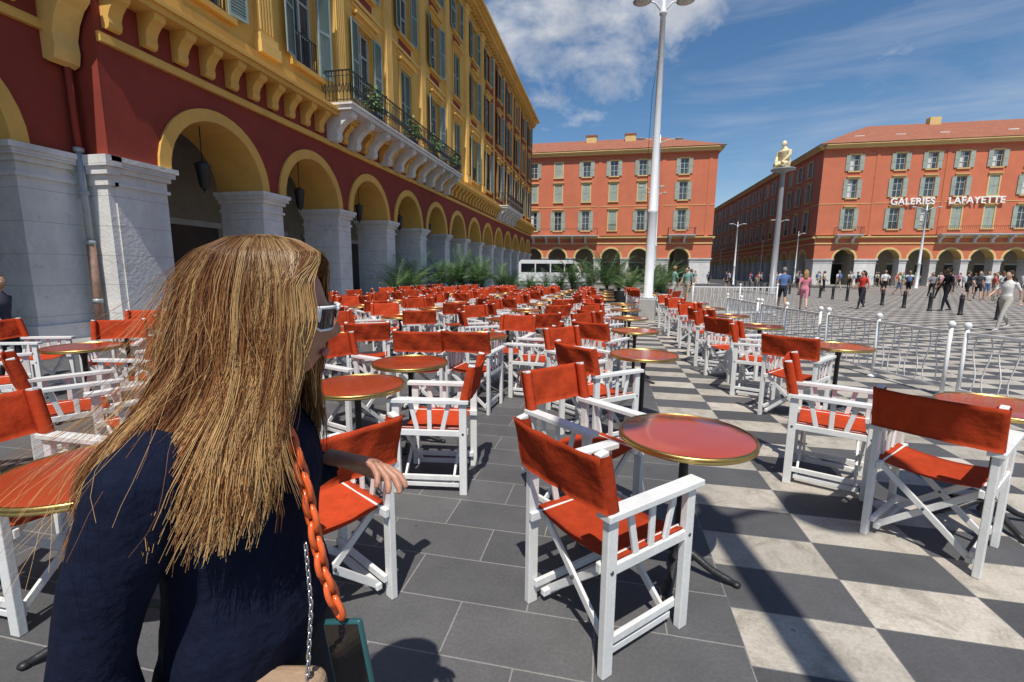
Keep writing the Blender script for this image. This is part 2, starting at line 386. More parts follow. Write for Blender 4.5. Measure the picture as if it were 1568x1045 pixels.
colsL=[8.74+3.7*k+1.375 for k in range(13)]
endL=colsL[-1]+1.375+1.0
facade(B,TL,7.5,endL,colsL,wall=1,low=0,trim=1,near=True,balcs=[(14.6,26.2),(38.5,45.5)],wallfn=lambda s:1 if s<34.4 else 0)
TA=lambda s,n,z:Vector((-10.2+n,s,z))
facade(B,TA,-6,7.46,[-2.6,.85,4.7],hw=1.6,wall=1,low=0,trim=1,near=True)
def pil(T,c,z0,z1,w=.3):
    t=B['trim']; t.box((c-w-.08,-.01,z0),(c+w+.08,.26,z0+.3),11,T); t.box((c-w-.04,-.01,z0+.3),(c+w+.04,.21,z0+.5),11,T)
    t.box((c-w,-.01,z0+.5),(c+w,.12,z1-.5),11,T)
    k=c-w+.05
    while k<c+w-.04: t.box((k,.11,z0+.62),(k+.055,.155,z1-.62),11,T); k+=.11
    t.box((c-w-.04,-.01,z1-.5),(c+w+.04,.18,z1-.42),11,T); t.box((c-w-.02,-.01,z1-.42),(c+w+.02,.16,z1-.12),11,T); t.box((c-w-.12,-.01,z1-.12),(c+w+.12,.26,z1),11,T)
for k in range(13):
    c=8.74+3.7*k-.47 if k else 8.1
    if c<34.4: pil(TL,c,7.3,18.1,.3 if k else .42)
    else: B['trim'].box((c-.2,-.01,7.3),(c+.2,.06,18.1),1,TL)
for c in (-4.5,-.9,2.8,6.9): pil(TA,c,7.3,18.1)
B['trim'].box((7.5,-.01,11.3),(34.4,.07,11.42),11,TL); B['trim'].box((34.4,-.01,11.3),(endL,.07,11.42),1,TL)
w=B['walls']
w.box((-11.0,7.47,3.65),(-9.603,7.5,5.7),0); w.box((-11.0,7.472,5.7),(-9.603,7.5,6.95),0); w.box((-11,7.47,6.95),(-9.603,7.5,19),1)
B['arcade'].box((-10.9,7.44,0),(-9.68,7.60,3.1),2); B['arcade'].box((-10.9,7.40,3.1),(-9.6,7.6,3.3),2);B['arcade'].box((-10.9,7.34,3.3),(-9.52,7.6,3.45),2);B['arcade'].box((-10.9,7.3,3.45),(-9.46,7.6,3.648),2)
w.box((-26,endL-.02,0),(-9.62,endL+.02,18.9),0)
w.box((-26.2,-6,0),(-26,endL,18.9),0)
w.box((-26,-6.1,0),(-10.3,-6,18.9),1)
rf=B['roof']; rf.add([(-8.85,7.4,19.2),(-8.85,endL+.8,19.2),(-17.5,endL-7,22.8),(-17.5,7.4,22.8)],[(0,1,2,3)],9)
rf.add([(-9.45,-7,19.21),(-9.45,7.5,19.21),(-17.5,7.5,22.81),(-17.5,-7,22.81)],[(0,1,2,3)],9)
rf.add([(-17.5,-7,22.8),(-17.5,endL-7,22.8),(-27,endL+.8,19.2),(-27,-7,19.2)],[(0,1,2,3)],9)
rf.add([(-17.5,endL-7,22.8),(-8.85,endL+.8,19.2),(-27,endL+.8,19.2)],[(0,1,2)],9)
for (x,y) in ((-14.5,17),(-14.5,30),(-14.5,43)): rf.box((x-.5,y-.9,19.5),(x+.5,y+.9,23.4),1)
scroll(B['trim'],TA,7.2,.42,.7,5.2,6.62,11)
finish(e,B)
dp=MB(); dp.loft([(-10.08,7.3,.12),(-10.08,7.3,2.0)],.075,12,0); dp.loft([(-10.08,7.3,2.0),(-10.08,7.3,3.7)],.06,12,1); dp.loft([(-10.08,7.3,3.7),(-10.1,7.3,5.5)],.055,12,2)
for z in (1.95,2.9,3.7,.8): dp.loft([(-10.08,7.3,z),(-10.08,7.3,z+.08)],.085,12,1)
dp.obj('downpipe',[mat('rusty_pipe',(.25,.15,.11),.7,.3,8),mat('zinc_pipe',(.34,.37,.38),.5,.1,8,metal=.3),BL[0]])
def hip(B,x0,x1,y0,y1,z,rise,ov=.85):
    x0-=ov;x1+=ov;y0-=ov;y1+=ov; h=(min(x1-x0,y1-y0))/2
    rf=B['roof']
    if (x1-x0)>(y1-y0): a,b=(x0+h,(y0+y1)/2),(x1-h,(y0+y1)/2)
    else: a,b=((x0+x1)/2,y0+h),((x0+x1)/2,y1-h)
    V=[(x0,y0,z),(x1,y0,z),(x1,y1,z),(x0,y1,z),(a[0],a[1],z+rise),(b[0],b[1],z+rise)]
    if (x1-x0)>(y1-y0): rf.add(V,[(0,1,5,4),(1,2,5),(2,3,4,5),(3,0,4)],9)
    else: rf.add(V,[(0,1,4),(1,2,5,4),(2,3,5),(3,0,4,5)],9)
    rf.box((x0+.05,y0+.05,z-.06),(x1-.05,y1-.05,z-.01),7)
e,B=building('salmon_corner_building')
TF=lambda s,n,z:Vector((s,72-n,z))
cF=[-40.2,-36.1,-32,-28,-24,-20,-16,-11.8,-8,-3.8,.2,4.3,10.05]
facade(B,TF,-43,14.5,cF,hw=1.4,balcs=[(-14,-1.9),(8.3,12)],trim=13)
TFs=lambda s,n,z:Vector((14.5+n,s,z))
facade(B,TFs,72.02,160,[76+4*k for k in range(20)],hw=1.4,trim=13)
B['walls'].box((-43.1,85,0),(14,85.2,19),8); B['walls'].box((-43.2,72.1,0),(-43,85,19),8)
hip(B,-43,14.5,72,86,19.2,3.4); hip(B,2,14.5,72,160,19.18,3.0)
for x in (-30,-14,-3.5,2.5): B['roof'].box((x-.8,77,20),(x+.8,78,22.7),13); B['roof'].box((x-.9,76.9,22.7),(x+.9,78.1,22.9),9)
for c in (-1.85,7.2,13.6): B['trim'].box((c-.25,-.01,6.8),(c+.25,.07,18.1),8,TF)
finish(e,B)
e,B=building('department_store_building')
TR=lambda s,n,z:Vector((s,74-n,z))
cR=[32.6,38.1,41.8,45.4,49.1,52.8,56.5,60.2,63.9,67.6,71.3,75]
facade(B,TR,28.7,78,cR,hw=1.35,balcs=[(31,34.3),(43.5,55),(62,72)],trim=13)
TRs=lambda s,n,z:Vector((28.7-n,s,z))
facade(B,TRs,74.02,250,[78+3.8*k for k in range(45)],hw=1.3,trim=13)
B['walls'].box((78,74,0),(78.2,120,19),8)
hip(B,28.7,78,74,92,19.2,4.6); hip(B,28.7,42,74,250,19.18,3.6)
for x in (46,60): B['roof'].box((x-.7,82,21),(x+.7,83,24.4),13)
for c in (35.4,43.6,58.3): B['trim'].box((c-.2,-.01,6.8),(c+.2,.07,18.1),8,TR)
for c in (33.9,39.0,44.2,52): B['roof'].box((c-.6,76.5,20.1),(c+.6,77.1,20.9),7)
finish(e,B)
M_let=mat('lettering_white',(.85,.85,.85),.4,.02,3)
for txt,x in (('GALERIES',39.95),('LAFAYETTE',47.3)):
    cu=bpy.data.curves.new('lettering','FONT'); cu.body=txt; cu.size=1.2; cu.extrude=.08; cu.offset=.02; cu.align_x='CENTER'; cu.space_character=1.05
    o=bpy.data.objects.new('shop_lettering',cu); scene.collection.objects.link(o); o.location=(x,73.74,10.98); o.rotation_euler=(math.radians(90),0,0)
    cu.materials.append(M_let); o.parent=e

# ------------------------------------------------------------------ chair / table
LEAN=.235
def chair_mesh():
    c=MB(); hx=.225; hy=.235
    for y in (-hy,hy):
        c.box((-hx-.025,y-.016,0),(-hx+.025,y+.016,.64),0)
        c.beam((-hx,y,.63),(-hx-.265*LEAN,y,.895),.032,.044,0,side=(0,1,0))
        c.box((hx-.025,y-.016,0),(hx+.025,y+.016,.635),0)
        c.box((-hx-.04,y-.034,.637),(hx+.055,y+.034,.664),0)
        yi=y-.028*(1 if y>0 else -1)
        c.box((-hx-.03,yi-.011,.415),(hx+.03,yi+.011,.455),0)
        c.box((-hx,yi-.010,.085),(hx,yi+.010,.12),0)
        for a,b in ((-.085,-.13),(0,0),(.085,.13)):
            c.beam((a,y,.45),(b,y,.64),.03,.014,0,side=(1,0,0))
        c.box((-hx+.02,y-.012,.41),(hx-.02,y+.012,.452),0)
        for x in (-hx,hx):
            c.loft([(x,y-.020,.43),(x,y+.020,.43)],.009,8,2)
        c.box((-.19,y*.83-.014,.035),(.19,y*.83+.014,.065),0)
    for x in (-.17,.17):
        c.beam((x,-.2,.05),(x,.22,.43),.034,.016,0,side=(0,1,1))
        c.beam((x+.022,.2,.05),(x+.022,-.22,.43),.034,.016,0,side=(0,-1,1))
        c.loft([(x-.02,.008,.24),(x+.04,.008,.24)],.008,6,2)
    me=c.mesh('c',[M_white,M_canvas,M_steel])
    me=evalmesh(me,[('BEVEL',dict(width=.0035,segments=2,limit_method='ANGLE'))])
    d=MB(); d.add([v.co[:] for v in me.vertices],[tuple(p.vertices) for p in me.polygons]); d.m=[p.material_index for p in me.polygons]
    def sheet(fn,nu,nv,th):
        vs=[];fs=[]
        for s in (0,1):
            for j in range(nv+1):
                for i in range(nu+1): vs.append(fn(i/nu,j/nv,s*th))
        K=(nu+1)*(nv+1)
        for j in range(nv):
            for i in range(nu):
                a=j*(nu+1)+i; q=(a,a+1,a+nu+2,a+nu+1); fs.append(q); fs.append(tuple(K+k for k in reversed(q)))
        for i in range(nu):
            for j in (0,nv): a=j*(nu+1)+i; fs.append((a,a+1,K+a+1,K+a))
        for j in range(nv):
            for i in (0,nu): a=j*(nu+1)+i; b=a+nu+1; fs.append((a,b,K+b,K+a))
        d.add(vs,fs,1,True)
    def seat(u,v,t):
        y=(u-.5)*.47; x=(v-.5)*.40
        sag=-.03*(1-(2*u-1)**2)-.004*math.sin(v*9)*(1-abs(2*u-1))
        return (x,y,.462+sag-t)
    sheet(seat,12,8,.004)
    def back(u,v,t):
        y=(u-.5)*.515; z=.665+v*.225-.006*(1-(2*u-1)**2)*v
        wr=.004*math.sin(u*23+v*4)*(1-abs(2*u-1))+.004*math.sin(u*9-v*6)
        x=-.232-(z-.63)*LEAN-.022-.02*(1-(2*u-1)**2)*(1-.3*v)-wr-t
        return (x,y,z)
    sheet(back,24,8,.004)
    for sg in (-1,1):
        vs=[]
        for z in (.667,.887):
            xo=-.225-(z-.63)*LEAN
            for (dx,dy) in ((-.028,.022),(.0,.0255),(.026,.022),(.028,0),(.026,-.022),(.0,-.026),(-.028,-.022)):
                vs.append((xo+dx,sg*(hy)+sg*dy,z))
        n=7; d.add(vs,[(i,i+1,i+1+n,i+n) for i in range(n-1)]+[(6,0,n,n+6)],1,True)
    return d.mesh('director_chair',[M_white,M_canvas,M_steel])
CH=chair_mesh()
def table_mesh():
    t=MB(); r=.32
    t.lathe([(r-.012,.700),(r-.012,.7235),(r-.02,.725),(.15,.7255),(.001,.7255)],56,0)
    t.lathe([(r-.02,.697),(r-.004,.697),(r,.701),(r,.706),(r-.002,.708),(r-.002,.713),(r,.715),(r,.721),(r-.004,.7265),(r-.013,.7265),(r-.013,.722)],56,1,cap=False)
    t.lathe([(.02,.694),(.1,.694),(.1,.699),(.02,.699)],20,2)
    t.lathe([(.03,.03),(.045,.05),(.03,.09),(.022,.2),(.022,.6),(.035,.66),(.06,.695)],16,2)
    for k in range(4):
        a=math.pi/4+k*math.pi/2; ca,sa=math.cos(a),math.sin(a)
        t.loft([(ca*.01,sa*.01,.12),(ca*.07,sa*.07,.105),(ca*.16,sa*.16,.05),(ca*.235,sa*.235,.025),(ca*.28,sa*.28,.012)],[.018,.02,.018,.017,.012],8,2)
        t.ell((ca*.275,sa*.275,.014),(.022,.022,.014),2,10,6)
    return t.mesh('cafe_table',[M_table,M_brass,M_black])
TB=table_mesh()
def chair(x,y,a,j=0): link('director_chair',CH,None,(x,y,0.001),math.radians(a))
def table(x,y): link('cafe_table',TB,None,(x,y,0.001),random.uniform(0,1.5))
chair(.033,1.87,45.5); chair(-.10,2.69,-40); table(.40,2.26)
chair(-1.16,2.97,188); table(-1.66,2.76); table(-1.64,3.58); chair(-1.24,1.67,150)
chair(-2.55,1.46,0); table(-1.93,1.32)
chair(1.85,2.85,47.5); chair(1.62,3.58,-24); table(2.36,3.2)
chair(-.05,4.05,42); chair(-.27,4.85,-40); table(.36,4.48)
chair(1.97,5.2,52); chair(1.86,6.05,-25); table(2.5,5.55)
chair(-1.40,4.72,86); chair(-1.93,4.62,95); table(-1.5,5.35); chair(-1.25,6.0,-95); chair(-.85,5.4,175)
chair(-2.2,2.6,10); chair(-3.1,2.5,-110); chair(-3.95,2.6,60); table(-3.45,3.15); chair(-2.85,3.3,185); chair(-3.6,3.85,-80)
chair(-4.35,1.95,30); chair(-4.4,3.55,190); table(-5.1,3.5); chair(-5.5,4.1,-50); chair(-5.55,3.0,50); chair(-2.3,3.75,-20); chair(-6.6,4.0,20); chair(-6.5,5.2,-60); table(-6.1,4.7)
table(-3.5,1.75)
R=random.Random(11)
def group(x,y,side):
    table(x,y)
    j=lambda s=.06:R.uniform(-s,s)
    chair(x-.44+j(),y-.42+j(),45+j(18)); chair(x-.5+j(),y+.42+j(),-40+j(18))
    if side>0: chair(x+.5+j(),y-.32+j(),140+j(25))
    if side>1: chair(x+.5+j(),y+.42+j(),222+j(25))
for y in (6.35,8.1,9.9,11.6): group(.38,y,0)
for y in (7.4,9.1,10.9,12.6): group(2.25,y,0)
for y in (7.3,9.1,10.9,12.7,14.5,16.3,18.1,20): group(-1.6,y,1)
for x in (-3.5,-5.3,-7.0):
    for i in range(9):
        y=5.6+i*1.75+R.uniform(-.2,.2)
        if x<-6 and y<6.5: continue
        if y<22: group(x+R.uniform(-.15,.15),y,2 if y>9 else 1)
for y in (13.6,15.5,17.4,19.3): group(-.1,y,0)
for y in (17.0,19.0): group(1.6,y,1)

# ------------------------------------------------------------------ fence
FW=mat('white_metal',(.74,.74,.74),.4,.06,10)
def fence(name,pts,h=.85):
    f=MB()
    for i,p in enumerate(pts):
        f.loft([(p[0],p[1],0),(p[0],p[1],h+.02)],.022,10,0); f.ell((p[0],p[1],h+.055),(.04,.04,.042),0,14,10); f.lathe([(.06,0),(.06,.012),(.03,.03)],14,0,(p[0],p[1],0))
    for a,b in zip(pts,pts[1:]):
        a=Vector((*a,0));b=Vector((*b,0));d=b-a;L=d.length;u=d/L
        for z,wd in ((h-.04,.034),(.12,.028)): f.beam(a+Z*z,b+Z*z,wd,wd,0)
        n=int(L/.12)
        for i in range(1,n):
            q=a+d*(i/n); ph=(i%2)*math.pi
            pts3=[q+u*(.03*math.sin(k/7*2*math.pi+ph))+Z*(.12+(h-.16)*k/7) for k in range(8)]
            f.loft(pts3,.0075,5,0)
    return f.obj(name,[FW])
fence('metal_barrier',[(5.0,3.9),(4.62,5.15),(4.22,6.4)]); fence('metal_barrier',[(4.15,6.55),(3.9,7.6),(3.68,8.65)]); fence('metal_barrier',[(3.64,8.85),(3.5,10),(3.4,11.2)]); fence('metal_barrier',[(3.38,11.4),(3.34,12.6),(3.3,13.8)])
fence('metal_barrier',[(3.0,17.5),(4.6,17.6),(6,18.2)],1.05)
bo=MB(); bo.lathe([(.09,0),(.09,.05),(.07,.07),(.07,.58),(.085,.6),(.085,.64),(.06,.66),(.075,.72),(.05,.78),(.001,.8)],16,0)
BOM=bo.mesh('bollard',[M_black])
for k in range(24): link('bollard',BOM,None,(13.1+.02*k,15.2+1.75*k,0))

# ------------------------------------------------------------------ lamps, statue column
LW=mat('white_lacquer_mast',(.66,.67,.68),.35,.05,3)
LG=mat('lamp_glass',(.5,.5,.48),.2,.05,3)
def lamp(loc,h,r0,r1,heads=2,arm=.6,hs=1):
    l=MB()
    l.lathe([(r0*1.5,0),(r0*1.5,.06),(r0,.1),(r0,h*.3),(r0*1.12,h*.3+.03),(r0*1.12,h*.3+.1),(r0*.85,h*.3+.14),(r1,h-.5),(r1*1.4,h-.48),(r1*1.4,h-.4),(r1*.8,h-.38),(r1*.7,h+.15),(.01,h+.2)],20,0)
    for k in range(heads):
        a=math.pi*k+.15; ca,sa=math.cos(a),math.sin(a)
        l.loft([(0,0,h-.45),(ca*arm*.5,sa*arm*.5,h-.18),(ca*arm,sa*arm,h-.1)],[.03,.025,.02],8,0)
        cx,cy=ca*(arm+.15*hs),sa*(arm+.15*hs)
        l.lathe([(.05*hs,.05),(.16*hs,.025),(.25*hs,-.01),(.26*hs,-.03)],20,0,(cx,cy,h-.1)); l.lathe([(.23*hs,-.03),(.17*hs,-.06),(.01,-.075)],20,1,(cx,cy,h-.1))
    o=l.obj('street_lamp',[LW,LG]); o.location=loc
    return o
bs=MB(); bs.lathe([(.36,0),(.36,.02),(.33,.03),(.33,.68),(.31,.7),(.001,.7)],4,0,sm=False)
o=bs.obj('concrete_plinth',[mat('concrete',(.42,.40,.37),.85,.12,6,.3,50,dirt=.2)]); o.location=(1.22,14.7,0); o.rotation_euler[2]=.6
lamp((1.22,14.7,.70),8.5,.135,.075,arm=.45)
lamp((1.23,-.55,0),6.8,.12,.085,heads=2)
lamp((3.6,40,0),12.2,.2,.08,arm=1.3,hs=1.4); lamp((2.9,37,0),8.0,.14,.07); lamp((4.1,46,0),9,.15,.07)
lamp((26.5,31,0),7.2,.14,.07,hs=1.3); lamp((34,60,0),9,.15,.08,arm=1.2)
lamp((16.3,66,0),8,.12,.06,hs=1.3); lamp((20,62,0),8,.12,.06,hs=1.3)
for k in range(5): lamp((27.2,76+k*16,0),7.5,.1,.05,heads=1)
wr=MB(); wr.loft([(1.22,14.7,8.3),(1.03,14.65,6.6),(1.0,14.65,5.0),(1.1,14.68,2.2)],.007,4,0); wr.obj('mast_cable',[M_black])

# ---- head / hand meshes
def head_geo(nu=40,nv=32):
    vs=[];fs=[]
    def gs(a,s): return math.exp(-(a/s)**2)
    for j in range(nv+1):
        ph=math.pi*j/nv-math.pi/2
        for i in range(nu):
            t=2*math.pi*i/nu
            x=.098*math.cos(ph)*math.cos(t); y=.076*math.cos(ph)*math.sin(t); z=.118*math.sin(ph)
            fr=max(0,math.cos(t)*math.cos(ph))
            if z<-.02:
                k=min(1,(-.02-z)/.09); y*=1-.30*k
                if x<0: x*=1-.45*k
                else: x*=1-.02*k; x+=.020*k*fr
            if fr>0:
                x*=1-.06*fr
                x+=.026*gs(y,.011)*gs(z+.022,.017)*fr+.013*gs(y,.010)*gs(z-.005,.022)*fr
                x+=.006*gs(y,.022)*gs(z+.055,.006)*fr+.005*gs(y,.02)*gs(z+.068,.006)*fr-.004*gs(y,.02)*gs(z+.0615,.003)*fr
                x+=.006*gs(y,.02)*gs(z+.095,.013)*fr
                for sg in (-1,1): x-=.012*gs(y-sg*.031,.014)*gs(z-.006,.011)*fr; x+=.004*gs(y-sg*.03,.02)*gs(z-.026,.007)*fr
            vs.append((x,y,z))
    for j in range(nv):
        for i in range(nu):
            i2=(i+1)%nu; fs.append((j*nu+i,j*nu+i2,(j+1)*nu+i2,(j+1)*nu+i))
    return vs,fs
def head_into(mb,M,skin,eye,iris,nu=40,nv=32,lip=None):
    vs,fs=head_geo(nu,nv); mb.add([M@Vector(v) for v in vs],fs,skin,True)
    for sg in (-1,1):
        mb.ell((.074,sg*.031,.006),(.012,.013,.011),eye,12,8,M); mb.ell((.0835,sg*.031,.006),(.004,.0055,.0055),iris,8,6,M)
        mb.ell((-.005,sg*.077,-.005),(.018,.009,.03),skin,10,8,M)
    if lip is not None: mb.ell((.094,0,-.061),(.007,.02,.008),lip,12,6,M)
def hand_mesh(curl=18,vox=.0035):
    h=MB()
    h.loft([(-.03,0,0),(0,0,0),(.03,.002,0),(.065,0,0),(.092,-.001,0)],[(.024,.018),(.026,.018),(.036,.016),(.041,.0145),(.038,.011)],14,0,side=(0,1,0))
    for fi,(y,L,r,sp) in enumerate(((.030,.070,.0088,10),(.0105,.079,.0090,2),(-.0095,.073,.0086,-6),(-.028,.056,.0076,-16))):
        p=Vector((.082,y,.0)); a=math.radians(sp); pit=math.radians(-6-fi*4); pts=[p.copy()]; rs=[r*1.02]
        for k,f in enumerate((.12,.42,.28,.18)):
            d=Vector((math.cos(pit)*math.cos(a),math.cos(pit)*math.sin(a),math.sin(pit)))
            p=p+d*(L*f+ (.012 if k==0 else 0)); pts.append(p.copy()); rs.append(r*(1.0,.98,.88,.62)[k]); pit-=math.radians((curl+fi*3)*(1,1.2,.9,0)[k])
        h.loft(pts,rs,10,0)
    pts=[Vector((.012,.018,-.004))]; p=pts[0].copy()
    for L,dx in ((.038,(.62,.74,-.25)),(.032,(.75,.62,-.22)),(.024,(.88,.42,-.22))):
        p=p+Vector(dx).normalized()*L; pts.append(p.copy())
    h.loft(pts,[.015,.0125,.0105,.0075],10,0)
    return remesh(h.mesh('hand'),vox,2)
HAND=hand_mesh(16,.003); HANDL=hand_mesh(22,.009)
M_skin=mat('skin',(.44,.215,.14),.5,.10,25,.06,120)
SK=[mat('skin_tan',(.42,.22,.14),.55,.06,10),mat('skin_pale',(.55,.33,.24),.55,.06,10),mat('skin_deep',(.12,.06,.035),.55,.06,10)]
M_eye=mat('eye_white',(.7,.7,.68),.2,.02,5); M_iris=mat('iris',(.03,.02,.015),.1,.02,5)
M_lip=mat('lips',(.42,.12,.10),.4,.05,20)
CL={}
def cloth(c):
    if c not in CL: CL[c]=mat('cloth_%d'%len(CL),c,.9,.1,12,.4,8,spec=.2)
    return CL[c]
def personmesh(h=1.7,shirt=(.5,.5,.5),pants=(.05,.06,.1),hair=(.04,.025,.015),skin=0,stride=.25,short=False,female=False,arm=.3,shoes=(.05,.05,.05),longhair=False,bag=None):
    s=h/1.72; P=lambda x,y,z:Vector((x*s,y*s,z*s))
    sh=.17 if female else .195; hipw=.165 if female else .15
    b=MB(); bones=[]
    b.loft([P(0,0,.84),P(0,0,.92),P(.0,0,1.08),P(.0,0,1.28),P(-.005,0,1.40),P(-.005,0,1.46),P(.01,0,1.56)],
        [(.10*s,hipw*.9*s),(.115*s,hipw*s),(.092*s,(.12 if female else .14)*s),(.118*s,.16*s),(.085*s,sh*.8*s),(.055*s,.06*s),(.048*s,.05*s)],16,0,side=(1,0,0))
    bones+=[(P(0,0,.86),P(0,0,.98),2),(P(0,0,1.02),P(0,0,1.42),1),(P(0,0,1.5),P(0,0,1.6),0)]
    for sg in (-1,1):
        a=stride*sg; y=.085*sg
        hip_=P(0,y,.9); knee=P(.44*math.sin(a)+.04,y*.95,.9-.42*math.cos(a))
        back=a<0
        ang=a-(.35 if back and stride>.1 else .05)
        ank=Vector(knee)+P(.42*math.sin(ang),0,-.42*math.cos(ang))
        if ank.z<.08*s or not back or stride<.1: ank.z=.08*s
        b.loft([hip_,hip_*.5+knee*.5,knee,knee*.55+ank*.45,ank],[.088*s,.075*s,.054*s,.052*s,.036*s],10,0)
        b.loft([ank+P(-.05,0,-.045),ank+P(.03,0,-.04),ank+P(.11,0,-.05),ank+P(.17,0,-.06)],[(.035*s,.03*s),(.042*s,.036*s),(.042*s,.025*s),(.03*s,.016*s)],10,0,side=(0,1,0))
        bones+=[(hip_,knee,2),(knee,ank,0 if short else 2),(ank+P(-.04,0,-.05),ank+P(.16,0,-.06),3)]
        if short: bones[-3]=(hip_,hip_*.1+knee*.9,2)
        S=P(-.005,sg*sh,1.39); aa=-arm*sg
        el=S+P(.28*math.sin(aa),sg*.05,-.28*math.cos(aa)); wr_=el+P(.25*math.sin(aa+.35),sg*.0,-.25*math.cos(aa+.35))
        b.loft([S,S*.5+el*.5,el,wr_],[.052*s,.046*s,.038*s,.026*s],10,0)
        bones+=[(S,S*.4+el*.6,1),(el,wr_,0)]
        d=(wr_-el).normalized(); Y=Vector((1,0,0)); Y=(Y-d*Y.dot(d)).normalized(); Zz=d.cross(Y)
        bones.append(('hand',Matrix.Translation(wr_)@Matrix((d,Y,Zz)).transposed().to_4x4()@Matrix.Scale(s*.98,4)))
    hands=[q[1] for q in bones if q[0]=='hand']; bones=[q for q in bones if q[0]!='hand']
    me=remesh(b.mesh('p'),.024,3)
    out=MB(); out.add([v.co[:] for v in me.vertices],[tuple(p.vertices) for p in me.polygons],0,True)
    for i,p in enumerate(me.polygons):
        c=p.center; best=9;lab=0
        for A,Bq,l in bones:
            d=Bq-A; t=max(0,min(1,(c-A).dot(d)/d.length_squared)); q=(c-(A+d*t)).length
            if q<best: best=q;lab=l
        out.m[i]=lab
    for H in hands: out.addmesh(HANDL,H,0)
    HM=Matrix.Translation(P(.02,0,1.61))@Matrix.Scale(s*.97,4)
    head_into(out,HM,0,5,6,20,16)
    out.ell((-.018,0,.022),(.1,.084,.113),4,16,10,HM)
    if longhair: out.loft([P(-.06,0,1.66),P(-.075,0,1.55),P(-.085,0,1.4),P(-.09,0,1.3)],[(.05,.08),(.045,.09),(.035,.08),(.02,.05)],12,4,side=(1,0,0))
    if bag: out.loft([P(-.2,-.02,1.05),P(-.2,-.02,1.1),P(-.19,-.02,1.35),P(-.17,-.02,1.42)],[(.07,.12),(.1,.14),(.085,.13),(.05,.1)],10,7,side=(1,0,0))
    return out.mesh('person',[SK[skin],cloth(shirt),cloth(pants),cloth(shoes),cloth(hair),M_eye,M_iris,cloth(bag or (.1,.1,.1))])
def put(name,me,loc,hd): link(name,me,None,(loc[0],loc[1],0.002 if len(loc)<3 else loc[2]),math.radians(hd))
put('walking_man',personmesh(1.76,(.10,.17,.35),(.03,.035,.05),(.25,.22,.2),0,.3,True),(7.2,21.2),80)
put('walking_woman',personmesh(1.66,(.62,.2,.28),(.62,.22,.3),(.35,.2,.08),1,.3,True,True,longhair=True),(7.95,21.0),75)
put('walking_woman',personmesh(1.66,(.55,.05,.04),(.03,.03,.04),(.03,.02,.015),0,.2,False,True,longhair=True),(10.9,22.8),200)
put('standing_man',personmesh(1.82,(.015,.015,.018),(.02,.02,.025),(.02,.015,.01),2,.12),(13.9,22.5),170)
put('walking_woman',personmesh(1.62,(.68,.67,.64),(.45,.42,.38),(.04,.03,.02),1,.3,False,True,arm=.5,shoes=(.5,.5,.5),longhair=True),(10.6,14.9),200)
put('pedestrian',personmesh(1.4,(.06,.06,.08),(.03,.03,.03),(.03,.02,.015),0,.1,False,True),(-7.6,4.35),20)
shirts=[(.6,.6,.58),(.5,.1,.08),(.1,.2,.4),(.05,.05,.06),(.55,.45,.3),(.2,.35,.3),(.6,.35,.4),(.25,.25,.27)]
pantsl=[(.03,.04,.08),(.02,.02,.02),(.35,.3,.22),(.1,.14,.25),(.5,.5,.48)]
hairs=[(.03,.02,.012),(.12,.07,.035),(.3,.2,.08),(.2,.19,.18)]
Rp=random.Random(5)
pool=[]
for i in range(16):
    f=Rp.random()<.5
    pool.append(personmesh(Rp.uniform(1.58,1.84),Rp.choice(shirts),Rp.choice(pantsl),Rp.choice(hairs),Rp.choice((0,0,1,1,2)),Rp.choice((.05,.25,.32)),Rp.random()<.5,f,longhair=f,bag=Rp.choice((None,None,(.1,.15,.3),(.5,.5,.5)))))
spots=[(3.2,24),(3.9,24.5),(4.4,28),(5.2,33),(6.0,36),(6.3,38),(2.3,23.2),(7.4,47),(9,52),(1.2,30)]
spots+=[(15.5+Rp.uniform(0,16),30+Rp.uniform(0,30)) for _ in range(26)]+[(18+Rp.uniform(0,8),22+Rp.uniform(0,12)) for _ in range(9)]+[(29+Rp.uniform(0,26),60+Rp.uniform(0,10)) for _ in range(34)]+[(12+Rp.uniform(0,14),50+Rp.uniform(0,18)) for _ in range(14)]
for x,y in spots: put('pedestrian',Rp.choice(pool),(x,y),Rp.uniform(0,360))

e=empty('kneeling_statue_column',(11.7,36.6,0))
c=MB(); c.lathe([(.5,0),(.5,.08),(.21,.12),(.19,4),(.15,8.3),(.16,8.45),(.3,8.6),(.78,8.68),(.78,8.76),(.001,8.78)],28,0); c.obj('column',[mat('steel_column',(.24,.25,.26),.4,.08,2)],e)
b=MB()
b.loft([(-.1,0,8.95),(-.12,0,9.2),(-.02,0,9.55),(.05,0,9.95),(.05,0,10.1),(.08,0,10.25)],[(.28,.36),(.33,.40),(.28,.34),(.28,.42),(.15,.24),(.11,.11)],16,0,side=(1,0,0))
for sg in (-1,1):
    b.loft([(-.1,sg*.18,8.98),(.2,sg*.27,9.12),(.52,sg*.33,9.0)],[.21,.19,.14],12,0)
    b.loft([(.52,sg*.33,8.95),(.1,sg*.30,8.87),(-.35,sg*.24,8.85),(-.5,sg*.24,8.86)],[.12,.1,.08,.06],12,0)
    b.loft([(.05,sg*.40,9.95),(.12,sg*.46,9.6),(.28,sg*.38,9.38),(.45,sg*.28,9.24)],[.15,.13,.11,.08],12,0)
    b.loft([(.45,sg*.28,9.24),(.6,sg*.26,9.18)],[(.07,.035),(.045,.025)],8,0)
me=remesh(b.mesh('s'),.03,4); s_=MB(); s_.addmesh(me,Matrix.Identity(4),0)
HM=Matrix.Translation((.12,0,10.42))@Matrix.Scale(1.8,4); head_into(s_,HM,0,0,0,24,20); s_.ell((-.015,0,.02),(.1,.08,.11),0,16,10,HM)
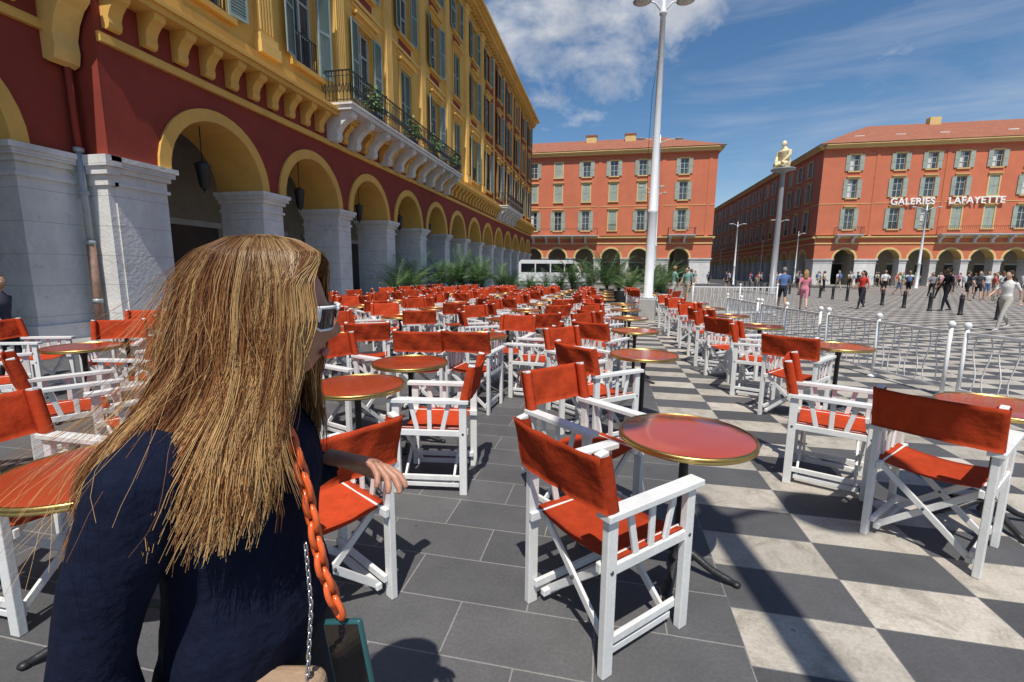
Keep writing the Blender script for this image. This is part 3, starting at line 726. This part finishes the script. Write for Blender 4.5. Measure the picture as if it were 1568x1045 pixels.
o=s_.obj('figure',[mat('resin_figure',(.74,.62,.36),.35,.05,2)],e); o.rotation_euler[2]=math.radians(215)

# ------------------------------------------------------------------ minibus
mb=MB()
prof=[(-3,.45),(3.0,.45),(3.05,.8),(2.95,1.15),(2.2,1.45),(1.7,2.2),(1.3,2.42),(-2.8,2.45),(-3.0,2.25)]
vs=[(x,y,z) for y in (-1,1) for x,z in prof]; n=len(prof)
mb.add(vs,[tuple(range(n)),tuple(reversed(range(n,2*n)))]+[(i,(i+1)%n,n+(i+1)%n,n+i) for i in range(n)],0)
for sg in (-1,1):
    for a,b_ in ((-2.8,-1.65),(-1.55,-.4),(-.3,.75)):
        mb.box((a,sg*1.004-.003,1.45),(b_,sg*1.004+.003,2.15),1)
    vv=[(.85,sg*1.006,1.45),(2.05,sg*1.006,1.45),(1.6,sg*1.006,2.15),(.85,sg*1.006,2.15)]; mb.add(vv,[(0,1,2,3)],1)
    for x in (-1.9,1.95):
        mb.loft([(x,sg*.82,.36),(x,sg*1.03,.36)],.36,24,2,side=(1,0,0)); mb.loft([(x,sg*1.02,.36),(x,sg*1.045,.36)],.2,16,3,side=(1,0,0))
    mb.box((2.8,sg*.75-.15,.85),(3.04,sg*.75+.15,1.02),3); mb.box((2.15,sg*1.1-.07,1.45),(2.3,sg*1.1+.07,1.7),2)
    mb.box((-2.95,sg*1.003-.002,.62),(2.9,sg*1.003+.002,.7),2)
mb.add([(2.2,-.88,1.48),(2.2,.88,1.48),(1.77,.85,2.16),(1.77,-.85,2.16)],[(0,1,2,3)],1)
me=evalmesh(mb.mesh('minibus',[mat('van_white',(.72,.73,.74),.3,.03,2,coat=.5),mat('tinted_glass',(.012,.014,.016),.06,.3,1,spec=.3),mat('rubber',(.02,.02,.02),.8,.1,9),M_steel]),[('BEVEL',dict(width=.03,segments=2,limit_method='ANGLE',angle_limit=.7))],False)
link('white_minibus',me,None,(-4.2,38,0),math.radians(-4))

# ------------------------------------------------------------------ palms in planters
ML=[mat('leaf',(.065,.13,.035),.5,.3,6),mat('leaf_light',(.13,.21,.06),.5,.3,6)]
M_plant=mat('planter',(.08,.08,.085),.7,.1,5)
def palm(seed,n=26,H=1.0):
    rr=random.Random(seed); p=MB()
    p.lathe([(.2,0),(.26,.45),(.27,.47),(.24,.47),(.23,.42),(.001,.42)],16,2)
    for i in range(3): p.loft([(rr.uniform(-.05,.05),rr.uniform(-.05,.05),.4),(rr.uniform(-.1,.1),rr.uniform(-.1,.1),.85)],[.03,.02],6,2)
    for i in range(n):
        a=rr.uniform(0,6.28); el=rr.uniform(.6,1.45); L=rr.uniform(.6,1.15)*H; mi=rr.choice((0,0,1))
        p0=Vector((0,0,.45+rr.uniform(0,.35))); d=Vector((math.cos(a)*math.cos(el),math.sin(a)*math.cos(el),math.sin(el))); pts=[p0]
        for k in range(6): d=(d+Vector((0,0,-.14))).normalized(); pts.append(pts[-1]+d*L/6)
        side=Vector((-math.sin(a),math.cos(a),0))
        for k in range(1,7):
            for q in (0,.5):
                c=pts[k-1].lerp(pts[k],q); w=.17*H*math.sin(.5+k/7*2.4)
                for sg in (-1,1):
                    t=c+side*sg*w+(pts[k]-pts[k-1])*1.1-Z*.04
                    fw=(pts[k]-pts[k-1]).normalized()*.018
                    p.add([c-fw,t,c+fw],[(0,1,2)],mi)
        p.loft(pts,.006,4,0)
    return p.mesh('potted_palm',[ML[0],ML[1],M_plant])
PM=[palm(1,28),palm(2,36,1.15),palm(3,26,1.35)]
Rq=random.Random(3)
for x,s in [(-8.7,1.35),(-8.1,1.1),(-7.5,1.5),(-6.9,1.25),(-6.3,1.45),(-5.6,1.1),(-4.8,.9),(-4,.85),(-3.2,.85),(-2.4,1.0),(-1.6,1.4),(-.9,1.15),(-.2,1.45),(.5,1.2)]:
    o=link('potted_palm',Rq.choice(PM),None,(x+Rq.uniform(-.2,.2),23.2+Rq.uniform(-.5,.8),0),Rq.uniform(0,6)); o.scale=(s,s,s)
for (x,y,s) in ((1.9,21.5,1.2),(2.4,22.2,1.1),(3,26,1.4),(.9,20.8,1.0),(-8.9,20,1.2),(-8.7,17.8,1.0),(-8.6,19,1.1)):
    o=link('potted_palm',Rq.choice(PM),None,(x,y,0),Rq.uniform(0,6)); o.scale=(s,s,s)
bp_=MB(); Rb=random.Random(9)
for y in (16.5,19.8,22.4,25.2):
    for i in range(260):
        c=Vector((-8.7+Rb.gauss(0,.12),y+Rb.gauss(0,.3),7.35+abs(Rb.gauss(0,.28)))); d=Vector((Rb.uniform(-1,1),Rb.uniform(-1,1),Rb.uniform(-1,1))).normalized()*.07; e2=d.orthogonal()*.5
        bp_.add([c-d,c+e2,c+d,c-e2],[(0,1,2,3)],Rb.choice((0,1)))
    bp_.box((-8.85,y-.4,7.0),(-8.6,y+.4,7.22),2)
bp_.obj('balcony_plants',[ML[0],ML[1],M_plant])

# ------------------------------------------------------------------ foreground woman
yaw=math.radians(11.8)
W=empty('woman',(-.60,.672,0),yaw)
NAVY=mat('navy_knit',(.006,.009,.024),.95,.2,60,.5,26,spec=.15)
TROU=mat('dark_trousers',(.015,.015,.02),.9,.1,20,.3,20)
b=MB()
b.loft([(-.04,0,.80),(-.04,0,.88),(-.04,0,1.0),(-.035,0,1.12),(-.035,0,1.2),(-.03,0,1.255),(-.01,0,1.30),(.01,0,1.34)],
  [(.12,.165),(.135,.175),(.122,.15),(.13,.165),(.115,.165),(.085,.13),(.055,.06),(.048,.052)],24,0,side=(1,0,0))
b.loft([(-.06,-.13,1.225),(-.07,-.175,1.2),(-.105,-.205,1.07),(-.135,-.215,.94),(-.11,-.215,.83),(-.05,-.2,.72)],[.05,.062,.054,.05,.044,.033],14,0)
b.loft([(-.04,.12,1.225),(-.04,.165,1.2),(-.07,.205,1.08),(-.085,.225,.995),(-.03,.205,1.03),(.045,.18,1.075)],[.05,.06,.052,.046,.044,.036],14,0)
for sg in (-1,1):
    b.loft([(-.05,sg*.085,.84),(-.04+.04*sg,sg*.09,.62),(-.03+.08*sg,sg*.09,.43),(-.05+.10*sg,sg*.09,.25),(-.08+.12*sg,sg*.09,.08)],[.1,.085,.06,.058,.045],14,0)
me=remesh(b.mesh('b'),.009,5)
for v in me.vertices:
    c=v.co; a=noise.noise(Vector((c.x*9,c.y*9,c.z*5)))*.012+noise.noise(Vector((c.x*22+5,c.y*22,c.z*9)))*.006
    if c.z<1.27: v.co=c+v.normal*a
me.materials.append(NAVY);me.materials.append(TROU);me.materials.append(M_skin)
for p in me.polygons: p.material_index=0 if .80<p.center.z<1.285 else (2 if p.center.z>=1.285 else (0 if p.center.y<-.14 or p.center.y>.15 else 1))
link('body',me,W)
sh_=MB()
for sg in (-1,1):
    ax=-.08+.12*sg
    sh_.loft([(ax-.05,sg*.09,.035),(ax+.02,sg*.09,.045),(ax+.1,sg*.09,.032),(ax+.17,sg*.09,.02)],[(.035,.033),(.042,.045),(.042,.03),(.03,.018)],12,0,side=(0,1,0))
sh_.obj('shoes',[cloth((.5,.5,.5))],W)
def orient(o,d,y):
    d=Vector(d).normalized(); y=Vector(y); y=(y-d*y.dot(d)).normalized(); z=d.cross(y)
    return Matrix.Translation(o)@Matrix((d,y,z)).transposed().to_4x4()
hd=MB(); hd.addmesh(HAND,orient((.072,.175,1.087),(.95,-.22,-.05),(.25,.85,-.5))@Matrix.Scale(1.0,4),0)
hd.addmesh(HAND,orient((-.045,-.198,.71),(.25,.05,-1),(1,0,.2))@Matrix.Scale(.9,4),0)
hd.obj('hands',[M_skin],W)
HC=Vector((.03,0,1.425)); hrot=math.radians(8)
HM=Matrix.Translation(HC+Vector((.002,0,0)))@Matrix.Rotation(hrot,4,'Z')@Matrix.Rotation(math.radians(5),4,'Y')
h=MB(); head_into(h,HM,0,1,2,56,48,3); h.obj('head',[M_skin,M_eye,M_iris,M_lip],W)
gl=MB()
for sg in (-1,1):
    O=[(.110,sg*.008),(.108,sg*.03),(.100,sg*.050),(.090,sg*.060)]
    up=[HM@Vector((x,y,.022)) for x,y in O]; dn=[HM@Vector((x-.003,y,-.016 if i<3 else -.008)) for i,(x,y) in enumerate(O)]
    gl.add(up+dn,[(i,i+1,5+i,4+i) for i in range(3)],1,True)
    gl.loft(up,.0030,6,0);gl.loft(dn,.0024,6,0)
    gl.loft([HM@Vector((.098,sg*.055,.010)),HM@Vector((.085,sg*.066,.012)),HM@Vector((.045,sg*.080,.012)),HM@Vector((-.01,sg*.083,.006))],[(.012,.003),(.009,.003),(.005,.0025),(.004,.002)],10,0,side=(0,0,1))
gl.loft([HM@Vector((.112,-.008,.018)),HM@Vector((.112,.008,.018))],.003,6,0)
gl.obj('sunglasses',[mat('white_frame',(.85,.85,.85),.3,.02,5),mat('dark_lens',(.02,.02,.03),.05,.05,3)],W)
Rh=random.Random(21)
prof=[(1.558,.004,.004,.0,0),(1.552,.05,.045,0,0),(1.528,.092,.078,0,0),(1.485,.118,.095,-.003,0),(1.42,.126,.104,-.010,0),(1.35,.128,.110,-.024,-.005),(1.28,.142,.128,-.048,-.012),(1.2,.165,.165,-.078,-.022),(1.1,.175,.195,-.098,-.03),(1.0,.165,.2,-.11,-.03)]
def env(z):
    if z>=prof[0][0]: return prof[0][1:]
    for a,b_ in zip(prof,prof[1:]):
        if b_[0]<=z<=a[0]:
            t=(a[0]-z)/(a[0]-b_[0]); return tuple(a[i]+(b_[i]-a[i])*t for i in range(1,5))
    return prof[-1][1:]
def hp(az,z,k):
    a,b_,cx,cy=env(z); return Vector((HC.x+cx+a*k*math.cos(az),HC.y+cy+b_*k*math.sin(az),z))
def sweep(az0,z,lim):
    if abs(az0)>=lim: return az0
    t=max(0,min(1,(1.548-z)/.075)); t=t*t*(3-2*t)
    tgt=lim if az0>0 else -lim
    return az0+(tgt-az0)*t
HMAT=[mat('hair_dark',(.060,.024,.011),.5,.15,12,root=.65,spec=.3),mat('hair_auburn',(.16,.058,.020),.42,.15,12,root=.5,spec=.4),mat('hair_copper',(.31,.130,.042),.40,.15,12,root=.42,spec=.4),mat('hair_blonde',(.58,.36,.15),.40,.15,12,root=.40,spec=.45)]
hm=MB()
nz_=40; na=96
vs=[]
for j in range(nz_+1):
    z=1.555-(1.555-1.17)*(j/nz_)
    for i in range(na+1):
        a_=-179.9+359.8*i/na
        azd=sweep(a_,z,50+(1.45-z)*18 if z<1.45 else 50)
        az=math.radians(azd)
        kk=.93+.06*noise.noise(Vector((math.cos(az)*4,math.sin(az)*4,z*6)))
        if z<1.25: kk*=1-1.2*(1.25-z)
        vs.append(hp(az+hrot,z,kk))
fs=[]
for j in range(nz_):
    zc=1.555-(1.555-1.17)*((j+.5)/nz_)
    for i in range(na):
        am=-179.9+359.8*(i+.5)/na
        if zc<1.478 and abs(am)<47: continue
        fs.append((j*(na+1)+i,j*(na+1)+i+1,(j+1)*(na+1)+i+1,(j+1)*(na+1)+i))
hm.add(vs,fs,0,True)
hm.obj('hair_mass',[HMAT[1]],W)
st=MB()
def strand(azd,k0,zend,mi,rad,fr,ph,wav,drift,fly,rw,lim):
    pts=[];rs=[]
    n=22; zs=1.556
    for i in range(n):
        t=i/(n-1); z=zs-(zs-zend)*(t**1.15)
        w_=min(1,max(0,t-.08)*1.8)
        az=math.radians(sweep(azd,z,lim))+hrot+drift*t*t+wav*math.sin(fr*(1.55-z)+ph)*w_
        k=k0*(1+rw*math.sin(fr*(1.55-z)+ph+1.3)*w_)+fly*t**3
        p=hp(az,z,k)
        nn=noise.noise(Vector((azd*.03,z*8,k0*2)))*.02*t
        p+=Vector((nn-.05*fly*t,nn*.5,0))
        pts.append(p); rs.append(rad*(1-.55*t))
    st.loft(pts,rs,3,mi,cap=False)
for cl in range(560):
    azd=Rh.uniform(-180,180); k=Rh.uniform(.95,1.05); lim=Rh.uniform(44,64)
    back=abs(azd)>105
    zend=(Rh.uniform(1.13,1.24) if Rh.random()<.7 else Rh.uniform(1.2,1.34)) if not back else (Rh.uniform(1.10,1.26) if Rh.random()<.7 else Rh.uniform(1.22,1.36))
    ar=math.radians(azd)
    q=noise.noise(Vector((math.cos(ar)*3.2,math.sin(ar)*3.2,0)))*.9+Rh.uniform(-.25,.25)
    if abs(azd)<95: base=3 if q>-.02 else (2 if q>-.25 else 1)
    elif abs(azd)<130: base=3 if q>.22 else (2 if q>-.05 else 1)
    else: base=2 if q>.12 else (1 if q>-.2 else 0)
    # clumps: coherent big waves; strands of one lock converge towards its tip
    wav=Rh.uniform(.05,.13); dr=Rh.uniform(-.18,.18); fr=Rh.uniform(12,22); ph=noise.noise(Vector((math.cos(ar)*2,math.sin(ar)*2,0)))*9+Rh.uniform(-.5,.5); rw=Rh.uniform(.02,.05)
    for s in range(14):
        mi=min(3,max(0,base+Rh.choice((-1,0,0,0,0,0,1))))
        strand(azd+Rh.gauss(0,2.2),k+Rh.gauss(0,.011),zend+Rh.uniform(-.05,.03),mi,Rh.uniform(.0006,.0011),fr,ph+Rh.gauss(0,.12),wav,dr,Rh.uniform(0,.06),rw,lim+Rh.gauss(0,1.5))
for s in range(560):
    azd=Rh.choice((-1,1))*Rh.uniform(40,180); strand(azd,Rh.uniform(1.0,1.08),Rh.uniform(1.12,1.42),Rh.choice((1,2,3)),.0004,Rh.uniform(8,30),Rh.uniform(0,6),Rh.uniform(.05,.22),Rh.uniform(-.35,.35),Rh.uniform(.1,.7) if abs(azd)>100 else Rh.uniform(0,.2),Rh.uniform(.01,.06),55)
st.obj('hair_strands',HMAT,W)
ORG=mat('orange_acetate',(.72,.12,.025),.25,.1,20,coat=.3); SIL=mat('silver',(.6,.6,.6),.25,.1,30,metal=1)
def links(pts,size,thick,mi,mbx,flat=.55):
    n=len(pts)
    for i in range(n-1):
        a,b_=Vector(pts[i]),Vector(pts[i+1]); d=(b_-a).normalized(); m_=(a+b_)/2
        s=Vector((0,1,0)) if i%2 else Vector((.8,-.6,0)); s=(s-d*s.dot(d)).normalized()
        L=[]
        for k in range(17):
            t=2*math.pi*k/16; L.append(m_+d*(size*math.cos(t))+s*(size*flat*math.sin(t)))
        mbx.loft(L,thick,6,mi,cap=False)
def path(P,n):
    out=[];P=[Vector(p) for p in P]
    ls=[(b_-a).length for a,b_ in zip(P,P[1:])];T=sum(ls)
    for i in range(n+1):
        d=T*i/n
        for a,b_,l in zip(P,P[1:],ls):
            if d<=l+1e-9: out.append(a.lerp(b_,d/l)); break
            d-=l
    return out
sp_=MB()
links(path([(-.03,-.062,1.31),(.03,-.062,1.295),(.085,-.065,1.235),(.113,-.075,1.14),(.133,-.08,1.0),(.158,-.078,.915)],17),.022,.0055,0,sp_,.6)
sp_.obj('orange_chain_strap',[ORG],W)
sc=MB(); links(path([(.11,-.085,1.05),(.12,-.10,.95),(.118,-.12,.85),(.11,-.13,.76)],26),.0085,.0018,0,sc); sc.obj('silver_chain',[SIL],W)
ph=MB(); ph.box((-.038,-.006,-.075),(.038,.006,.075),0)
pme=evalmesh(ph.mesh('p',[mat('teal_case',(.02,.085,.09),.35,.05,5)]),[('BEVEL',dict(width=.0055,segments=3))])
pm=MB(); pm.addmesh(pme,Matrix.Identity(4),0); pm.box((-.033,-.0068,-.069),(.033,-.0058,.069),1); pm.loft([(0,0,.075),(0,0,.088)],.006,8,2)
o=pm.obj('phone',[pme.materials[0],mat('black_glass',(.008,.008,.01),.05,.1,3),SIL],W); o.location=(.172,-.078,.825); o.rotation_euler=(math.radians(-4),math.radians(-12),math.radians(-12))
bg=MB(); bg.box((-.09,-.05,-.09),(.09,.05,.09),0)
bme=evalmesh(bg.mesh('b',[mat('tan_leather',(.38,.26,.17),.5,.1,20,.2,60)]),[('BEVEL',dict(width=.025,segments=4))])
o=link('handbag',bme,W,(.05,-.13,.74))
bpy.data.scenes.remove(tmpc)

# ------------------------------------------------------------------ world, sun, camera
w=bpy.data.worlds.new('World'); scene.world=w; w.use_nodes=True; nt=w.node_tree; N=nt.nodes; L=nt.links
bg=N['Background']; bg.inputs[1].default_value=.11
EL=math.radians(62); az=math.radians(9)
sky=N.new('ShaderNodeTexSky'); sky.sky_type='NISHITA'; sky.sun_disc=False; sky.sun_elevation=EL; sky.sun_rotation=math.radians(171); sky.ozone_density=1.6; sky.air_density=1.0; sky.dust_density=.3
hs_=N.new('ShaderNodeHueSaturation'); hs_.inputs['Saturation'].default_value=1.22; L.new(sky.outputs[0],hs_.inputs['Color'])
tc=N.new('ShaderNodeTexCoord')
def dotmask(d,lo,hi):
    v=N.new('ShaderNodeVectorMath'); v.operation='DOT_PRODUCT'; L.new(tc.outputs['Generated'],v.inputs[0]); v.inputs[1].default_value=Vector(d).normalized()
    r_=N.new('ShaderNodeMapRange'); r_.interpolation_type='SMOOTHSTEP'; L.new(v.outputs['Value'],r_.inputs[0]); r_.inputs[1].default_value=lo; r_.inputs[2].default_value=hi; return r_.outputs[0]
def nz(scale,sc,rotz,dist=0,det=9,ro=.58):
    mp=N.new('ShaderNodeMapping'); mp.inputs['Scale'].default_value=sc; mp.inputs['Rotation'].default_value=(0,0.25,rotz); L.new(tc.outputs['Generated'],mp.inputs[0])
    n_=N.new('ShaderNodeTexNoise'); n_.inputs['Scale'].default_value=scale; n_.inputs['Detail'].default_value=det; n_.inputs['Roughness'].default_value=ro; n_.inputs['Distortion'].default_value=dist; L.new(mp.outputs[0],n_.inputs['Vector'])
    return n_.outputs['Fac']
def mth(op,a,b_,clamp=False):
    n_=N.new('ShaderNodeMath'); n_.operation=op; n_.use_clamp=clamp
    for i,x in enumerate((a,b_)):
        if isinstance(x,(int,float)): n_.inputs[i].default_value=x
        else: L.new(x,n_.inputs[i])
    return n_.outputs[0]
n1=nz(6.0,(1,1,1.8),0,.25,9,.6)
m1=dotmask((-.075,.87,.485),.955,.996)
cl=mth('MULTIPLY',mth('SUBTRACT',mth('ADD',n1,mth('MULTIPLY',m1,.31)),.64),4.2,True)
m2=dotmask((.45,.80,.40),.84,.98)
n2=nz(2.2,(1,1,6.5),.4,.6)
ci=mth('MULTIPLY',mth('MULTIPLY',mth('SUBTRACT',n2,.45),2.4,True),mth('MULTIPLY',m2,.55),True)
tot=mth('MAXIMUM',mth('MULTIPLY',cl,.95),ci)
n3=nz(9,(1,1,2),1,.2)
cc=N.new('ShaderNodeMix'); cc.data_type='RGBA'; L.new(mth('MULTIPLY',mth('SUBTRACT',n3,.35),2.2,True),cc.inputs[0]); cc.inputs[6].default_value=(4.6,4.9,5.5,1); cc.inputs[7].default_value=(7.2,7.3,7.5,1)
mx=N.new('ShaderNodeMix'); mx.data_type='RGBA'; L.new(tot,mx.inputs[0]); L.new(hs_.outputs[0],mx.inputs[6]); L.new(cc.outputs[2],mx.inputs[7])
L.new(mx.outputs[2],bg.inputs[0])
sl=bpy.data.lights.new('sun','SUN'); sl.energy=5.0; sl.angle=math.radians(.53); sl.color=(1,.95,.87)
so=bpy.data.objects.new('sun',sl); scene.collection.objects.link(so)
d=Vector((-math.sin(az)*math.cos(EL),math.cos(az)*math.cos(EL),-math.sin(EL))); so.rotation_euler=d.to_track_quat('-Z','Y').to_euler(); so.location=(5,-10,30)
cam=bpy.data.cameras.new('camera'); cam.lens=16; cam.sensor_width=36; cam.clip_start=.02; cam.clip_end=2000
co=bpy.data.objects.new('camera',cam); scene.collection.objects.link(co); scene.camera=co
p=math.radians(8.7); rho=math.radians(.5)
fh=Vector((-math.sin(yaw),math.cos(yaw),0)); Rr=Vector((math.cos(yaw),math.sin(yaw),0))
F=fh*math.cos(p)-Z*math.sin(p); U=fh*math.sin(p)+Z*math.cos(p)
R2=Rr*math.cos(rho)+U*math.sin(rho); U2=U*math.cos(rho)-Rr*math.sin(rho)
M=Matrix((R2,U2,-F)).transposed().to_4x4(); M.translation=Vector((0,0,1.5)); co.matrix_world=M
scene.view_settings.view_transform='Standard'; scene.view_settings.look='None'; scene.view_settings.exposure=0
